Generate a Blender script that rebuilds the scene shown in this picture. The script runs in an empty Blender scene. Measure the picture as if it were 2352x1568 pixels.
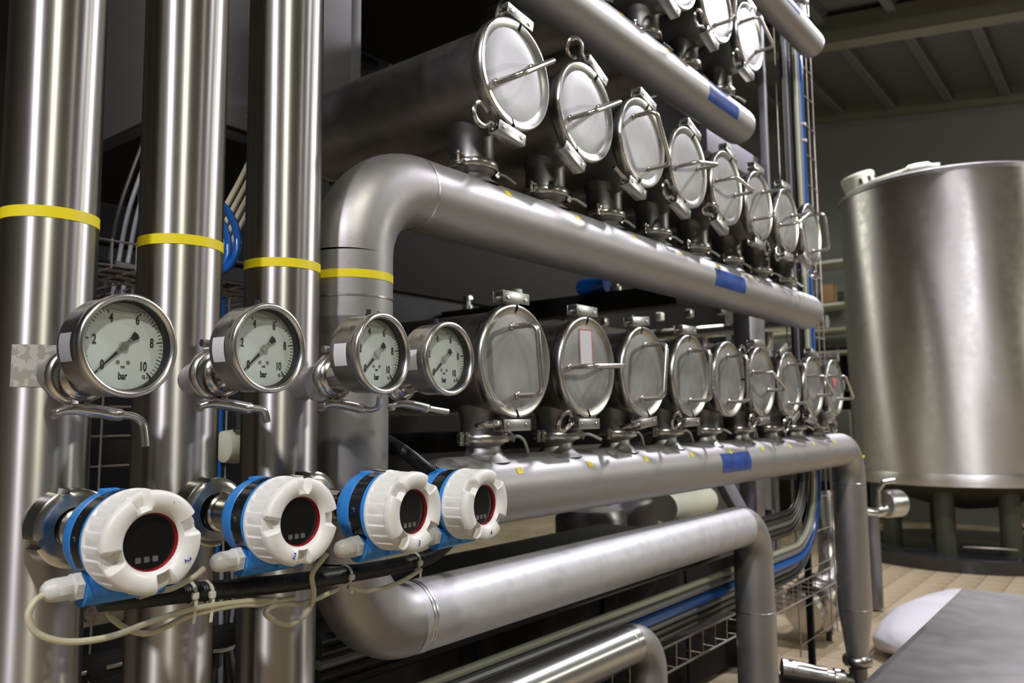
import bpy, bmesh, math, random
from mathutils import Vector, Matrix
PI = math.pi
R = math.radians
random.seed(7)
sc = bpy.context.scene
COL = sc.collection

# ------------------------------------------------------------ camera
yaw, pit, roll = 0.908435887, 0.0974523125, -0.0101926261
F = Vector((math.sin(yaw)*math.cos(pit), math.cos(yaw)*math.cos(pit), math.sin(pit)))
Rt = Vector((math.cos(yaw), -math.sin(yaw), 0)); Up = Rt.cross(F)
c_, s_ = math.cos(roll), math.sin(roll)
Rt, Up = c_*Rt + s_*Up, -s_*Rt + c_*Up
cam = bpy.data.cameras.new('camera'); co = bpy.data.objects.new('camera', cam); COL.objects.link(co)
co.matrix_world = Matrix(((Rt.x, Up.x, -F.x, 0), (Rt.y, Up.y, -F.y, 0), (Rt.z, Up.z, -F.z, 1.4), (0, 0, 0, 1)))
cam.sensor_width = 36; cam.lens = 1857.16/2352*36; cam.clip_start = 0.02; cam.clip_end = 60
cam.dof.use_dof = True; cam.dof.focus_distance = 1.15; cam.dof.aperture_fstop = 7.1
sc.camera = co

# ------------------------------------------------------------ world, lamps, exposure
w = bpy.data.worlds.new('world'); sc.world = w; w.use_nodes = True
w.node_tree.nodes['Background'].inputs[0].default_value = (0.6, 0.62, 0.55, 1)
w.node_tree.nodes['Background'].inputs[1].default_value = 0.012
sc.view_settings.view_transform = 'Standard'; sc.view_settings.look = 'None'
sc.view_settings.gamma = 1; sc.view_settings.use_curve_mapping = False
sc.view_settings.exposure = -0.2
sc.cycles.use_denoising = True
sc.cycles.max_bounces = 8; sc.cycles.glossy_bounces = 5; sc.cycles.diffuse_bounces = 3
sc.cycles.transparent_max_bounces = 6; sc.cycles.sample_clamp_indirect = 4
LILAC = (0.93, 0.90, 1.0); GREEN = (1.0, 0.985, 0.87)
def lamp(x, y, z, power, colour, r=0.2, aim=None):
    l = bpy.data.lights.new('ceiling_or_fill_lamp', 'AREA'); l.shape = 'DISK'; l.size = 2*r
    l.energy = power; l.color = colour
    o = bpy.data.objects.new('ceiling_or_fill_lamp', l); COL.objects.link(o); o.location = (x, y, z)
    if aim: o.rotation_euler = (Vector((x, y, z))-Vector(aim)).to_track_quat('Z', 'Y').to_euler()
lamp(5.6, -0.25, 4.9, 215, LILAC, .15, (3.5, .3, 0))
lamp(3.2, -1.1, 4.9, 45, LILAC, .12, (2.5, -.5, 0))
lamp(-3.6, -0.3, 4.75, 230, LILAC, .15, (-2, 0, 0))
lamp(-0.9, -1.6, 4.75, 135, GREEN, .13, (-.5, -1, 0))
lamp(8.3, 1.3, 5.2, 140, LILAC, .2, (7.5, 1, 0))
lamp(9.6, -5.6, 4.4, 210, GREEN, .2, (9.4, -1.5, 0))
lamp(2.4, -5.4, 4.4, 40, GREEN, .2, (2.4, -4.5, 0))
lamp(5.6, 2.8, 2.9, 20, GREEN, .08)  # low fill lamp added to brighten the skid pipework
lamp(8.5, 6.5, 5.0, 110, GREEN, .25)

# ------------------------------------------------------------ materials
def mat(name, col, rough=.5, metal=0., noise=None, stain=None, aniso=0, axis='Z', bump=0., bscale=200, brush=None, spec=.5, emit=None, spots=None, trans=0, rvar=.0):
    m = bpy.data.materials.new(name); m.use_nodes = True; nt = m.node_tree; N = nt.nodes; L = nt.links
    b = N['Principled BSDF']; b.inputs['Roughness'].default_value = rough; b.inputs['Metallic'].default_value = metal
    b.inputs['Base Color'].default_value = (*col, 1); b.inputs['Specular IOR Level'].default_value = spec
    if trans: b.inputs['Transmission Weight'].default_value = trans; b.inputs['IOR'].default_value = 1.45
    if emit: b.inputs['Emission Color'].default_value = (*emit[0], 1); b.inputs['Emission Strength'].default_value = emit[1]
    tc = N.new('ShaderNodeTexCoord'); src = tc.outputs['Object']
    def tex(scale, vec=(1, 1, 1), detail=4):
        mp = N.new('ShaderNodeMapping'); mp.inputs['Scale'].default_value = vec; L.new(src, mp.inputs[0])
        n = N.new('ShaderNodeTexNoise'); n.inputs['Scale'].default_value = scale; n.inputs['Detail'].default_value = detail
        L.new(mp.outputs[0], n.inputs['Vector']); return n.outputs['Fac']
    def ramp(f, a, b_, ca, cb):
        r = N.new('ShaderNodeMapRange'); r.inputs[1].default_value = a; r.inputs[2].default_value = b_
        r.inputs[3].default_value = ca; r.inputs[4].default_value = cb; L.new(f, r.inputs[0]); return r.outputs[0]
    colsock = None
    def mixc(fac, dark):
        nonlocal colsock
        mx = N.new('ShaderNodeMix'); mx.data_type = 'RGBA'; L.new(fac, mx.inputs[0])
        if colsock is None: mx.inputs[6].default_value = (*col, 1)
        else: L.new(colsock, mx.inputs[6])
        mx.inputs[7].default_value = (*dark, 1); colsock = mx.outputs[2]
    if stain:   # (scale, dark colour, low, high)
        mixc(ramp(tex(stain[0]), stain[2], stain[3], 0, 1), stain[1])
    if spots:   # dried drops: (scale, colour, radius)
        v = N.new('ShaderNodeTexVoronoi'); v.inputs['Scale'].default_value = spots[0]
        nn = N.new('ShaderNodeTexNoise'); nn.inputs['Scale'].default_value = spots[0]*.8
        vm = N.new('ShaderNodeVectorMath'); vm.operation = 'MULTIPLY_ADD'; vm.inputs[1].default_value = (.03, .03, .03)
        L.new(src, nn.inputs['Vector']); L.new(nn.outputs['Color'], vm.inputs[0]); L.new(src, vm.inputs[2])
        L.new(vm.outputs[0], v.inputs['Vector'])
        a = ramp(v.outputs['Distance'], spots[2]*.8, spots[2], 1, 0)
        g = N.new('ShaderNodeNewGeometry'); sx = N.new('ShaderNodeSeparateXYZ'); L.new(g.outputs['Normal'], sx.inputs[0])
        up = ramp(sx.outputs['Z'], .1, .5, 0, .8)
        mm = N.new('ShaderNodeMath'); mm.operation = 'MULTIPLY'; L.new(a, mm.inputs[0]); L.new(up, mm.inputs[1])
        mixc(mm.outputs[0], spots[1])
    if colsock is not None: L.new(colsock, b.inputs['Base Color'])
    if rvar: L.new(ramp(tex(noise or 14), .3, .7, max(.02, rough-rvar), rough+rvar), b.inputs['Roughness'])
    if aniso:
        b.inputs['Anisotropic'].default_value = aniso
        t = N.new('ShaderNodeTangent'); t.direction_type = 'RADIAL'; t.axis = axis; L.new(t.outputs[0], b.inputs['Tangent']); b.inputs['Anisotropic Rotation'].default_value = .25
    if brush or bump:
        bp = N.new('ShaderNodeBump'); bp.inputs['Strength'].default_value = brush[1] if brush else bump
        bp.inputs['Distance'].default_value = .001 if brush else .004
        L.new(tex(1 if brush else bscale, brush[0] if brush else (1, 1, 1)), bp.inputs['Height']); L.new(bp.outputs[0], b.inputs['Normal'])
    return m

M = {}
M['pipe'] = mat('brushed_steel_pipe', (.47, .455, .43), .40, 1, stain=(3, (.41, .395, .37), .4, .8), aniso=.93, axis='Z', brush=((2, 2, 220), .015), rvar=.02)
M['satin'] = mat('satin_steel', (.37, .36, .35), .48, .85, stain=(9, (.36, .35, .34), .5, .75), bump=.05, bscale=60, rvar=.06)
M['satin_x'] = mat('satin_steel_run', (.40, .39, .38), .5, .78, stain=(9, (.38, .37, .36), .5, .75), aniso=.2, axis='X', rvar=.04)
M['dusty'] = mat('dusty_steel', (.56, .56, .575), .52, .5, stain=(24, (.46, .46, .47), .5, .75), bump=.05, bscale=120, rvar=.04)
M['neck'] = mat('shaded_steel', (.20, .195, .19), .4, 1, rvar=.06)  # darker copy of the steel: shade on necks and tee put into colour
M['pipe_x'] = mat('brushed_steel_run', (.60, .59, .57), .36, .95, aniso=.85, axis='X', rvar=.02)
M['shell'] = mat('vessel_shell_steel', (.27, .262, .255), .4, 1, spots=(38, (.16, .16, .17), .28), stain=(12, (.34, .33, .32), .5, .7), rvar=.05)
M['cover'] = mat('cover_plate_steel', (.28, .277, .272), .5, .85, stain=(7, (.40, .395, .38), .45, .7), brush=((60, 60, 9), .05), rvar=.07)
M['polish'] = mat('polished_steel', (.56, .545, .51), .28, 1, rvar=.05)
M['bolt'] = mat('worn_bolt_steel', (.45, .42, .38), .3, 1, stain=(60, (.30, .20, .13), .55, .7), rvar=.08)
M['fit'] = mat('machined_fitting_steel', (.56, .54, .50), .24, 1, stain=(30, (.35, .32, .28), .5, .7), rvar=.08)
M['brkt'] = mat('stamped_bracket_steel', (.55, .54, .52), .33, 1, rvar=.06)
M['case'] = mat('gauge_case_steel', (.40, .385, .365), .33, 1, spots=(70, (.20, .195, .19), .4), stain=(28, (.33, .32, .30), .45, .6), rvar=.06)
M['dark'] = mat('dark_paint_and_shade', (.014, .0135, .012), .6, spec=.12)  # dark paint on beams, also the darkness of the added sheets and blocks
M['frame'] = mat('rack_frame_steel', (.30, .29, .30), .42, 1, rvar=.07)
M['framegrey'] = mat('matt_frame_steel', (.27, .265, .31), .5, .15)
M['yellow'] = mat('yellow_tape', (.80, .66, .012), .42)
M['bluet'] = mat('blue_label_film', (.015, .075, .36), .35, stain=(25, (.01, .04, .22), .4, .7))
M['white'] = mat('white_plastic', (.72, .715, .68), .38, stain=(22, (.60, .585, .53), .5, .8), spec=.4)
M['glandw'] = mat('light_grey_plastic', (.60, .60, .57), .4)
M['blue'] = mat('blue_enamel', (.03, .22, .60), .33, stain=(30, (.02, .15, .45), .5, .8))
M['black'] = mat('black_gloss_plate', (.006, .006, .007), .16)
M['rubber'] = mat('black_rubber', (.012, .012, .013), .42)
M['wall'] = mat('wall_paint', (.20, .205, .185), .8)
M['roof'] = mat('roof_paint', (.14, .14, .128), .8)
M['rafter'] = mat('rafter_paint', (.19, .19, .13), .6)
M['tile'] = mat('floor_tile_beige', (.50, .41, .28), .32, stain=(3.5, (.40, .31, .19), .4, .65), rvar=.08)
M['grout'] = mat('tile_grout', (.20, .16, .11), .8)
M['tank'] = mat('tank_sheet_steel', (.70, .69, .665), .5, 1, stain=(1.6, (.62, .61, .58), .4, .7), aniso=.85, axis='Z', brush=((1.2, 1.2, 9), .3), rvar=.05)
M['cream'] = mat('cream_cable', (.52, .49, .34), .45)
M['tie'] = mat('nylon_tie', (.72, .70, .60), .4)
M['dial'] = mat('dial_enamel', (.78, .83, .82), .5)
M['ink'] = mat('black_ink', (.012, .012, .014), .5)
M['red'] = mat('red_plastic', (.24, .008, .012), .35)
M['sticker'] = mat('white_sticker', (.62, .62, .64), .45)
M['sticker2'] = mat('worn_sticker', (.42, .41, .38), .5, stain=(90, (.30, .28, .24), .48, .52))
M['glass'] = mat('clear_glass', (1, 1, 1), .02, trans=1)
M['sack'] = mat('white_sack_cloth', (.60, .59, .62), .85, bump=.3, bscale=9)
M['table'] = mat('table_sheet_steel', (.27, .265, .255), .42, .9, stain=(5, (.23, .225, .22), .4, .7), brush=((4, 90, 4), .04), rvar=.05)
M['hoseb'] = mat('blue_hose', (.008, .10, .40), .22)
M['hoseb2'] = mat('dark_blue_hose', (.004, .03, .14), .35)
M['hoseg'] = mat('grey_hose', (.22, .225, .25), .35)
M['hosed'] = mat('dark_hose', (.03, .03, .028), .35)
M['cab'] = mat('cabinet_paint', (.07, .068, .06), .55, stain=(120, (.14, .14, .13), .68, .72))
M['card'] = mat('brown_cardboard', (.33, .21, .09), .8)
M['pale'] = mat('pale_cream_plastic', (.58, .60, .46), .5)
M['wire'] = mat('galvanised_wire', (.45, .40, .36), .4, .8)
M['penb'] = mat('blue_pen', (.03, .03, .35), .5)
M['penr'] = mat('red_pen', (.60, .05, .04), .5)
M['base'] = mat('wet_dark_plinth', (.03, .03, .032), .12)
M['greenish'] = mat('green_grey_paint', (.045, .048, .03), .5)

# ------------------------------------------------------------ mesh helpers
class MB:
    def __init__(s): s.bm = bmesh.new()
    def tris(s): return len(s.bm.faces)
    def grid(s, rings, closed=True, cap0=False, cap1=False):
        bm = s.bm; V = [[bm.verts.new(p) for p in r] for r in rings]; n = len(V[0])
        for a, b in zip(V[:-1], V[1:]):
            for i in range(n if closed else n-1):
                j = (i+1) % n
                try: bm.faces.new((a[i], a[j], b[j], b[i]))
                except ValueError: pass
        if cap0: bm.faces.new(V[0][::-1])
        if cap1: bm.faces.new(V[-1])
        return s
    def lathe(s, prof, o=(0, 0, 0), ax='Z', seg=48, cap=(False, False), a0=0, a1=2*PI, fn=None):
        o = Vector(o)
        A = {'X': (Vector((1, 0, 0)), Vector((0, 1, 0)), Vector((0, 0, 1))), 'Y': (Vector((0, 1, 0)), Vector((1, 0, 0)), Vector((0, 0, 1))),
             'Z': (Vector((0, 0, 1)), Vector((1, 0, 0)), Vector((0, 1, 0)))}
        if isinstance(ax, str): d, u, v = A[ax]
        else:
            d = Vector(ax).normalized(); u = d.orthogonal().normalized(); v = d.cross(u)
        full = abs(a1-a0-2*PI) < 1e-6; n = seg if full else seg+1
        rings = []
        for t, r in prof:
            ring = []
            for i in range(n):
                a = a0+(a1-a0)*i/seg
                tt, rr = fn(t, r, a) if fn else (t, r)
                ring.append(o+d*tt+(u*math.cos(a)+v*math.sin(a))*rr)
            rings.append(ring)
        return s.grid(rings, full, cap[0], cap[1])
    def tube(s, pts, r, seg=12, caps=True):
        P = [Vector(p) for p in pts]; n = len(P)
        rr = r if isinstance(r, (list, tuple)) else [r]*n
        T = [(P[min(i+1, n-1)]-P[max(i-1, 0)]).normalized() for i in range(n)]
        u = T[0].orthogonal().normalized(); rings = []
        for i in range(n):
            u = (u-T[i]*u.dot(T[i])).normalized(); v = T[i].cross(u)
            rings.append([P[i]+(u*math.cos(2*PI*k/seg)+v*math.sin(2*PI*k/seg))*rr[i] for k in range(seg)])
        return s.grid(rings, True, caps, caps)
    def box(s, c, d, bev=0, rot=None, seg=2):
        g = bmesh.ops.create_cube(s.bm, size=1); vs = g['verts']
        bmesh.ops.scale(s.bm, vec=d, verts=vs)
        if bev:
            es = {e for v in vs for e in v.link_edges}
            r = bmesh.ops.bevel(s.bm, geom=list(es), offset=bev, segments=seg, affect='EDGES', profile=.5)
            vs = [v for v in r['verts']]
            seen = set(vs); st = list(vs)
            while st:
                v = st.pop()
                for e in v.link_edges:
                    o = e.other_vert(v)
                    if o not in seen: seen.add(o); st.append(o)
            vs = list(seen)
        if rot: bmesh.ops.transform(s.bm, matrix=rot, verts=vs)
        bmesh.ops.translate(s.bm, vec=c, verts=vs)
        return s
    def beam(s, a, b, wd, ht, bev=0):
        a, b = Vector(a), Vector(b); d = b-a
        q = d.to_track_quat('X', 'Z').to_matrix().to_4x4()
        return s.box((a+b)/2, (d.length, wd, ht), bev, q)
    def mesh(s, name, m, sharp=35):
        bmesh.ops.recalc_face_normals(s.bm, faces=s.bm.faces)
        me = bpy.data.meshes.new(name); s.bm.to_mesh(me); s.bm.free()
        me.materials.append(M[m] if isinstance(m, str) else m)
        me.shade_smooth()
        try: me.set_sharp_from_angle(angle=R(sharp))
        except Exception: pass
        return me
    def obj(s, name, m, parent=None, loc=(0, 0, 0), rot=(0, 0, 0), sharp=35):
        return inst(name, s.mesh(name, m, sharp), parent, loc, rot)
def inst(name, me, parent=None, loc=(0, 0, 0), rot=(0, 0, 0)):
    o = bpy.data.objects.new(name, me); COL.objects.link(o); o.parent = parent
    o.location = loc; o.rotation_euler = rot; return o
def thing(name, label, cat, loc=(0, 0, 0), group=None, rot=(0, 0, 0)):
    o = bpy.data.objects.new(name, None); COL.objects.link(o); o.location = loc; o.rotation_euler = rot; o.empty_display_size = .05
    return tag(o, label, cat, group)
def tag(o, label, cat, group=None, kind=None):
    o['label'] = label; o['category'] = cat
    if group: o['group'] = group
    if kind: o['kind'] = kind
    return o
def smooth(pts, n=8):
    P = [Vector(p) for p in pts]; out = []
    Q = [2*P[0]-P[1]]+P+[2*P[-1]-P[-2]]
    for i in range(1, len(Q)-2):
        a, b, c, d = Q[i-1:i+3]
        for k in range(n):
            t = k/n
            out.append(.5*((2*b)+(c-a)*t+(2*a-5*b+4*c-d)*t*t+(3*b-a-3*c+d)*t**3))
    out.append(P[-1]); return out
def arc(c, r, a0, a1, n, u=(1, 0, 0), v=(0, 0, 1)):
    c, u, v = Vector(c), Vector(u), Vector(v)
    return [c+u*r*math.cos(a0+(a1-a0)*i/n)+v*r*math.sin(a0+(a1-a0)*i/n) for i in range(n+1)]
_txt = {}
def text_mesh(s, size, m, depth=.0003, xs=1.):
    k = (s, size, m, xs)
    if k in _txt: return _txt[k]
    cu = bpy.data.curves.new('txt', 'FONT'); cu.body = s; cu.size = size; cu.align_x = 'CENTER'; cu.align_y = 'CENTER'; cu.extrude = depth; cu.offset = size*.012
    o = bpy.data.objects.new('txt', cu); COL.objects.link(o)
    dg = bpy.context.evaluated_depsgraph_get(); me = bpy.data.meshes.new_from_object(o.evaluated_get(dg))
    me.transform(Matrix.Rotation(PI/2, 4, 'X') @ Matrix.Diagonal((xs, 1, 1, 1)))
    me.materials.clear(); me.materials.append(M[m]); bpy.data.objects.remove(o); bpy.data.curves.remove(cu); _txt[k] = me
    return me

# ------------------------------------------------------------ the setting
def struct(o): o['kind'] = 'structure'; return o
fl = struct(MB().box((2.9, 1, -.056), (18, 16, .1)).obj('floor', 'grout'))
TS = .2
X0, X1, Y0, Y1 = 4.8, 8.6, .4, 3.0
tb = MB().box((0, 0, 0), (TS-.006, TS-.006, .012), .0015, seg=1).mesh('tile', 'tile')
ix = 0
for i in range(round((X1-X0)/TS)):
    for j in range(round((Y1-Y0)/TS)):
        inst('tile', tb, fl, (X0+TS*(i+.5), Y0+TS*(j+.5), -.006+random.uniform(-.0004, .0004)))
vs, fs = [], []
for i in range(-10, 60):
    for j in range(-18, 40):
        x, y = (i+.5)*TS, (j+.5)*TS
        if X0 < x < X1 and Y0 < y < Y1: continue
        h = TS/2-.003; k = len(vs)
        for zz in (-.007, 0): vs += [(x-h, y-h, zz), (x+h, y-h, zz), (x+h, y+h, zz), (x-h, y+h, zz)]
        fs += [(k+4, k+5, k+6, k+7), (k, k+1, k+5, k+4), (k+1, k+2, k+6, k+5), (k+2, k+3, k+7, k+6), (k+3, k, k+4, k+7)]
me = bpy.data.meshes.new('tile_field'); me.from_pydata(vs, [], fs); me.materials.append(M['tile'])
o = inst('tile_field', me, fl); o['kind'] = 'stuff'
def zr(y): return 4.06+.128*y+1.4
struct(MB().box((12.1, 1, 3.1), (.2, 16, 6.6)).obj('wall_right', 'wall'))
struct(MB().box((3, 9.1, 3.2), (18.4, .2, 6.8)).obj('wall_back', 'wall'))
struct(MB().box((3, -7.1, 2.4), (18.4, .2, 5.0)).obj('wall_front', 'wall'))
struct(MB().box((-6.1, 1, 3.1), (.2, 16, 6.6)).obj('wall_left', 'wall'))
sl = math.atan(.128)
ce = struct(MB().box((3, 1, zr(1)+.12), (18.4, 16.6, .2), rot=Matrix.Rotation(sl, 4, 'X')).obj('ceiling', 'roof'))
for y in [1.138-.7*k for k in range(1, 11)]+[1.138, 1.785, 2.491, 3.165]+[3.165+.7*k for k in range(1, 8)]:
    MB().box((3, y, zr(y)-.03), (17.9, .10, .18), rot=Matrix.Rotation(sl, 4, 'X')).obj('purlin', 'roof', ce)
for x in (-2.4, 1.3, 5.05, 8.85):
    MB().box((x, 1, zr(1)-.20), (.22, 15.8, .30), rot=Matrix.Rotation(sl, 4, 'X')).obj('rafter', 'rafter', ce)
MB().box((11.93, 1, zr(1)-.08), (.12, 15.8, .22), rot=Matrix.Rotation(sl, 4, 'X')).obj('wall_plate', 'rafter', ce)

# ------------------------------------------------------------ vertical pipes
PY = 1.12
ZG = 1.4+.062
def tape(x, y, z, r, h, parent, a0=None, a1=None, name='tape_band', m='yellow'):
    mb = MB()
    a0 = R(150) if a0 is None else a0; a1 = R(390) if a1 is None else a1
    mb.lathe([(-h/2, r), (-h/2, r+.0006), (h/2, r+.0006), (h/2, r)], (0, 0, 0), 'Z', 48, a0=a0, a1=a1)
    return mb.obj(name, m, parent, (x, y, z))
def branch(parent, x, r, zz, R0=.024, L0=.043):
    mb = MB().lathe([(.006, R0+.006), (-.004, R0+.002), (-.012, R0), (-L0+.007, R0), (-L0+.006, R0+.005), (-L0, R0+.005)], (0, -r+.004, zz), 'Y', 36, cap=(False, True))
    return mb.obj('branch_outlet', 'satin', parent)
pipes = [(.45, .058, .267, 'polished vertical steel pipe with yellow tape, leftmost and cut by the photo edge'),
         (.634, .0595, .263, 'polished vertical steel pipe with yellow tape, standing second from the left'),
         (.8155, .0615, .256, 'polished vertical steel pipe with yellow tape, third from the left beside the elbow pipe')]
for x, r, tz, lab in pipes:
    t = thing('vertical_pipe', lab, 'pipe', (x, PY, 0), 'polished vertical pipes at the left')
    MB().lathe([(0.051, r), (3.9, r)], seg=72, cap=(True, True)).obj('pipe_body', 'pipe', t)
    tape(0, 0, tz+1.4, r, .0145, t)
    branch(t, x, r, ZG)
    branch(t, x, r, 1.4-.118, .030, .016)
    if x < .5:
        MB().lathe([(-.026, r+.0007), (.026, r+.0007)], seg=24, a0=R(212), a1=R(262)).obj('torn_sticker', 'sticker2', t, (0, 0, 1.473))

# ------------------------------------------------------------ header pipes
def patch(parent, name, m, x0, x1, r, a0, a1, cy, cz, jag=False):
    mb = MB(); n = 10
    rings = []
    for i in range(n+1):
        a = a0+(a1-a0)*i/n
        rings.append([Vector((x, -math.cos(a)*(r+.0008), math.sin(a)*(r+.0008))) for x in (x0, (x0*2+x1)/3, (x0+x1*2)/3, x1)])
    mb.grid(rings, False); o = mb.obj(name, m, parent, (0, cy, cz)); return o
def bend(c, rb, a0, a1, r, name, parent, m='satin', n=16):
    pts = arc(c, rb, a0, a1, n); return MB().tube(pts, r, 48, False).obj(name, m, parent)
def weld(parent, p, d, r, m='brkt'):
    d = Vector(d).normalized(); rr = r
    return MB().lathe([(-.0028, rr-.0005), (-.0015, rr+.0010), (.0015, rr+.0010), (.0028, rr-.0005)], p, d, 48).obj('weld_seam', m, parent)
def run_x(parent, x0, x1, r, y, z, m='satin_x'):
    return MB().lathe([(-(x1-x0)/2, r), ((x1-x0)/2, r)], seg=64, ax='X').obj('pipe_run', m, parent, ((x0+x1)/2, y, z))
RT = .074
ZT, ZM, ZL = 1.4+.449, 1.4-.147, 1.4-.367
TOPX = [1.3132+.27541*i for i in range(8)]
MIDX = [1.3445+.27691*i for i in range(9)]
THX = [2.113+.27541*k for k in range(-3, 3)]
def saddle(parent, x, r_head, z, zt, yoff=.01, yel=True):
    zb = z+r_head*.80
    MB().lathe([(0, .062), (.012, .047), (.022, .039), (zt-zb-.014, .037), (zt-zb-.006, .050), (zt-zb, .051)], (x, PY+yoff, zb), 'Z', 36, cap=(False, True)).obj('branch_outlet', 'satin', parent)
    if yel: patch(parent, 'yellow_mark', 'yellow', x+.025, x+.045, r_head, R(28), R(40), PY, z)

t = thing('header_pipe', 'large header pipe bending right beside the tall pipes to run under the upper drums', 'pipe')
r4 = .067
MB().lathe([(0, r4), (.39, r4)], seg=64).obj('riser', 'satin', t, (.965, PY, ZL+.13))
MB().lathe([(0, r4), (.03, RT)], seg=64).obj('reducer_collar', 'satin', t, (.965, PY, ZL+.13+.39))
RB = .15
cz = ZT-RB
bend((.965+RB, PY, cz), RB, PI, PI/2, RT, 'elbow', t)
MB().lathe([(0, RT), (cz-(ZL+.13+.42), RT)], seg=64).obj('pipe_spool', 'satin', t, (.965, PY, ZL+.13+.42))
weld(t, (.965, PY, cz-.08), (0, 0, 1), RT); weld(t, (.965+RB+.005, PY, ZT), (1, 0, 0), RT)
tape(.965, PY, 1.4+.257, RT, .0145, t, R(165), R(345))
MB().box((0, 0, 0), (.006, .004, .003), .001).tube([(0, 0, 0), (.008, 0, .004), (.012, 0, -.002)], .0009, 6).obj('tape_end_clip', 'polish', t, (1.04, PY-.005, 1.4+.255))
run_x(t, .965+RB, 3.475, RT, PY, ZT)
MB().lathe([(0, RT), (.02, RT*.97), (.035, RT*.85), (.044, RT*.6), (.048, 0.001)], (3.475, PY, ZT), 'X', 48).obj('end_cap', 'satin', t)
for x in TOPX: saddle(t, x, RT, ZT, 1.4+.548)
patch(t, 'blue_label', 'bluet', 2.40, 2.64, RT, R(-22), R(22), PY, ZT)
# low run
rl = .067
bend((.965+.13, PY, ZL+.13), .13, PI, 1.5*PI, rl, 'lower_elbow', t)
run_x(t, .965+.13, 2.68, rl, PY, ZL, 'dusty')
weld(t, (.965+.15, PY, ZL), (1, 0, 0), rl); weld(t, (.965+.158, PY, ZL), (1, 0, 0), rl)
bend((2.68, PY, ZL-.12), .12, PI/2, 0, rl, 'far_elbow', t)
MB().lathe([(-.86, .045), (-.84, .045), (-.76, .069), (-.55, .069), (-.25, rl), (0, rl)], (2.80, PY, ZL-.12), 'Z', 48).obj('down_leg', 'satin', t)
weld(t, (2.80, PY, ZL-.30), (0, 0, 1), rl); weld(t, (2.80, PY, ZL-.68), (0, 0, 1), .069)
def ring_x(x): return x

t = thing('header_pipe', 'large header pipe under the middle row of drums turning down at its far end', 'pipe')
MB().lathe([(0, RT), (-.02, RT*.97), (-.035, RT*.85), (-.044, RT*.6), (-.048, 0.001)], (1.21, PY, ZM), 'X', 48).obj('end_cap', 'satin', t)
run_x(t, 1.21, 3.86, RT, PY, ZM)
bend((3.86, PY, ZM-.13), .13, PI/2, 0, RT, 'elbow', t)
MB().lathe([(-.93, .036), (-.88, .038), (-.60, RT), (0, RT)], (3.99, PY, ZM-.13), 'Z', 48).obj('down_leg', 'satin', t)
weld(t, (3.99, PY, ZM-.16), (0, 0, 1), RT); weld(t, (3.99, PY, ZM-.73), (0, 0, 1), RT)
tape(3.99, PY, ZM-.035, RT, .012, t, R(200), R(300))
for x in MIDX: saddle(t, x, RT, ZM, 1.4-.040)
patch(t, 'blue_label', 'bluet', 2.40, 2.63, RT, R(-18), R(30), PY, ZM)
MB().box((0, 0, 0), (.016, .002, .026), .002).obj('small_label', 'sticker', t, (3.975, PY-.051, ZM-.95+.12))

R3 = .06; Z3 = 1.4+1.075
t = thing('header_pipe', 'header pipe under the topmost visible drums, crossing the upper part of the photo', 'pipe')
run_x(t, .93, 2.80, R3+.006, PY, Z3)
MB().lathe([(0, R3+.006), (.02, R3+.004), (.035, R3-.008), (.044, .035), (.048, 0.001)], (2.80, PY, Z3), 'X', 48).obj('end_cap', 'satin', t)
for x in THX: saddle(t, x, R3+.006, Z3, 1.4+1.155, yel=x > 1.5)
patch(t, 'blue_label', 'bluet', 2.42, 2.66, R3+.006, R(-30), R(30), PY, Z3)
t = thing('header_pipe', 'highest header pipe, only its far end showing at the top beside the ceiling', 'pipe')
run_x(t, 1.8, 3.72, .062, PY, 1.4+1.735)
MB().lathe([(0, .062), (.02, .060), (.035, .052), (.044, .035), (.048, 0.001)], (3.72, PY, 1.4+1.735), 'X', 48).obj('end_cap', 'satin', t)
patch(t, 'blue_label', 'bluet', 3.22, 3.40, .062, R(-10), R(30), PY, 1.4+1.735)
MB().lathe([(0, .05), (.02, .038), (.07, .036), (.072, .05), (.085, .05), (.087, .036), (.2, .036)], (3.56, PY, 1.4+1.785), 'Z', 32).obj('branch_outlet', 'satin', t)

RB_, ZB = .05, 1.4-.592
t = thing('header_pipe', 'lowest steel pipe with a bright streak, bending down at the bottom edge of the photo', 'pipe')
MB().lathe([(-.49, RB_), (.49, RB_)], seg=64, ax='X', cap=(True, False)).obj('pipe_run', 'pipe_x', t, (1.44, PY, ZB))
bend((1.93, PY, ZB-.10), .10, PI/2, 0, RB_, 'elbow', t)
MB().lathe([(-.5, RB_), (0, RB_)], (2.03, PY, ZB-.10), 'Z', 48).obj('down_leg', 'satin', t)
weld(t, (1.90, PY, ZB), (1, 0, 0), RB_)

# ------------------------------------------------------------ filter housings ("drums")
LS = .70
shell_me = MB().lathe([(.006, .113), (.020, .113), (.026, .108), (.60, .108), (.603, .112), (.612, .112), (.615, .104), (LS-.04, .104), (LS-.01, .09), (LS, .05)], ax='Y', seg=64, cap=(True, True)).mesh('shell', 'shell')
cover_me = MB().lathe([(.004, .108), (-.002, .1065), (-.004, .098), (-.003, .06), (-.003, .0005)], ax='Y', seg=64).mesh('cover', 'cover')
def ring_half():
    g = R(2.2)
    mb = MB().lathe([(.018, .110), (.018, .1165), (.010, .1195), (-.003, .1200), (-.0085, .1190), (-.0105, .1165), (-.0105, .1140), (-.0040, .0990), (-.0022, .0985), (.002, .100)], ax='Y', seg=44, a0=-PI/2+g, a1=PI/2-g)
    for a in (-PI/2+g, PI/2-g):
        u = Vector((math.cos(a), 0, math.sin(a)))
        mb.grid([[u*.100+Vector((0, -.003, 0)), u*.119+Vector((0, -.008, 0))], [u*.105+Vector((0, .016, 0)), u*.119+Vector((0, .016, 0))]], False)
    return mb.mesh('clamp_ring', 'polish', 50)
ring_me = ring_half()
HW = .0725
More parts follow.
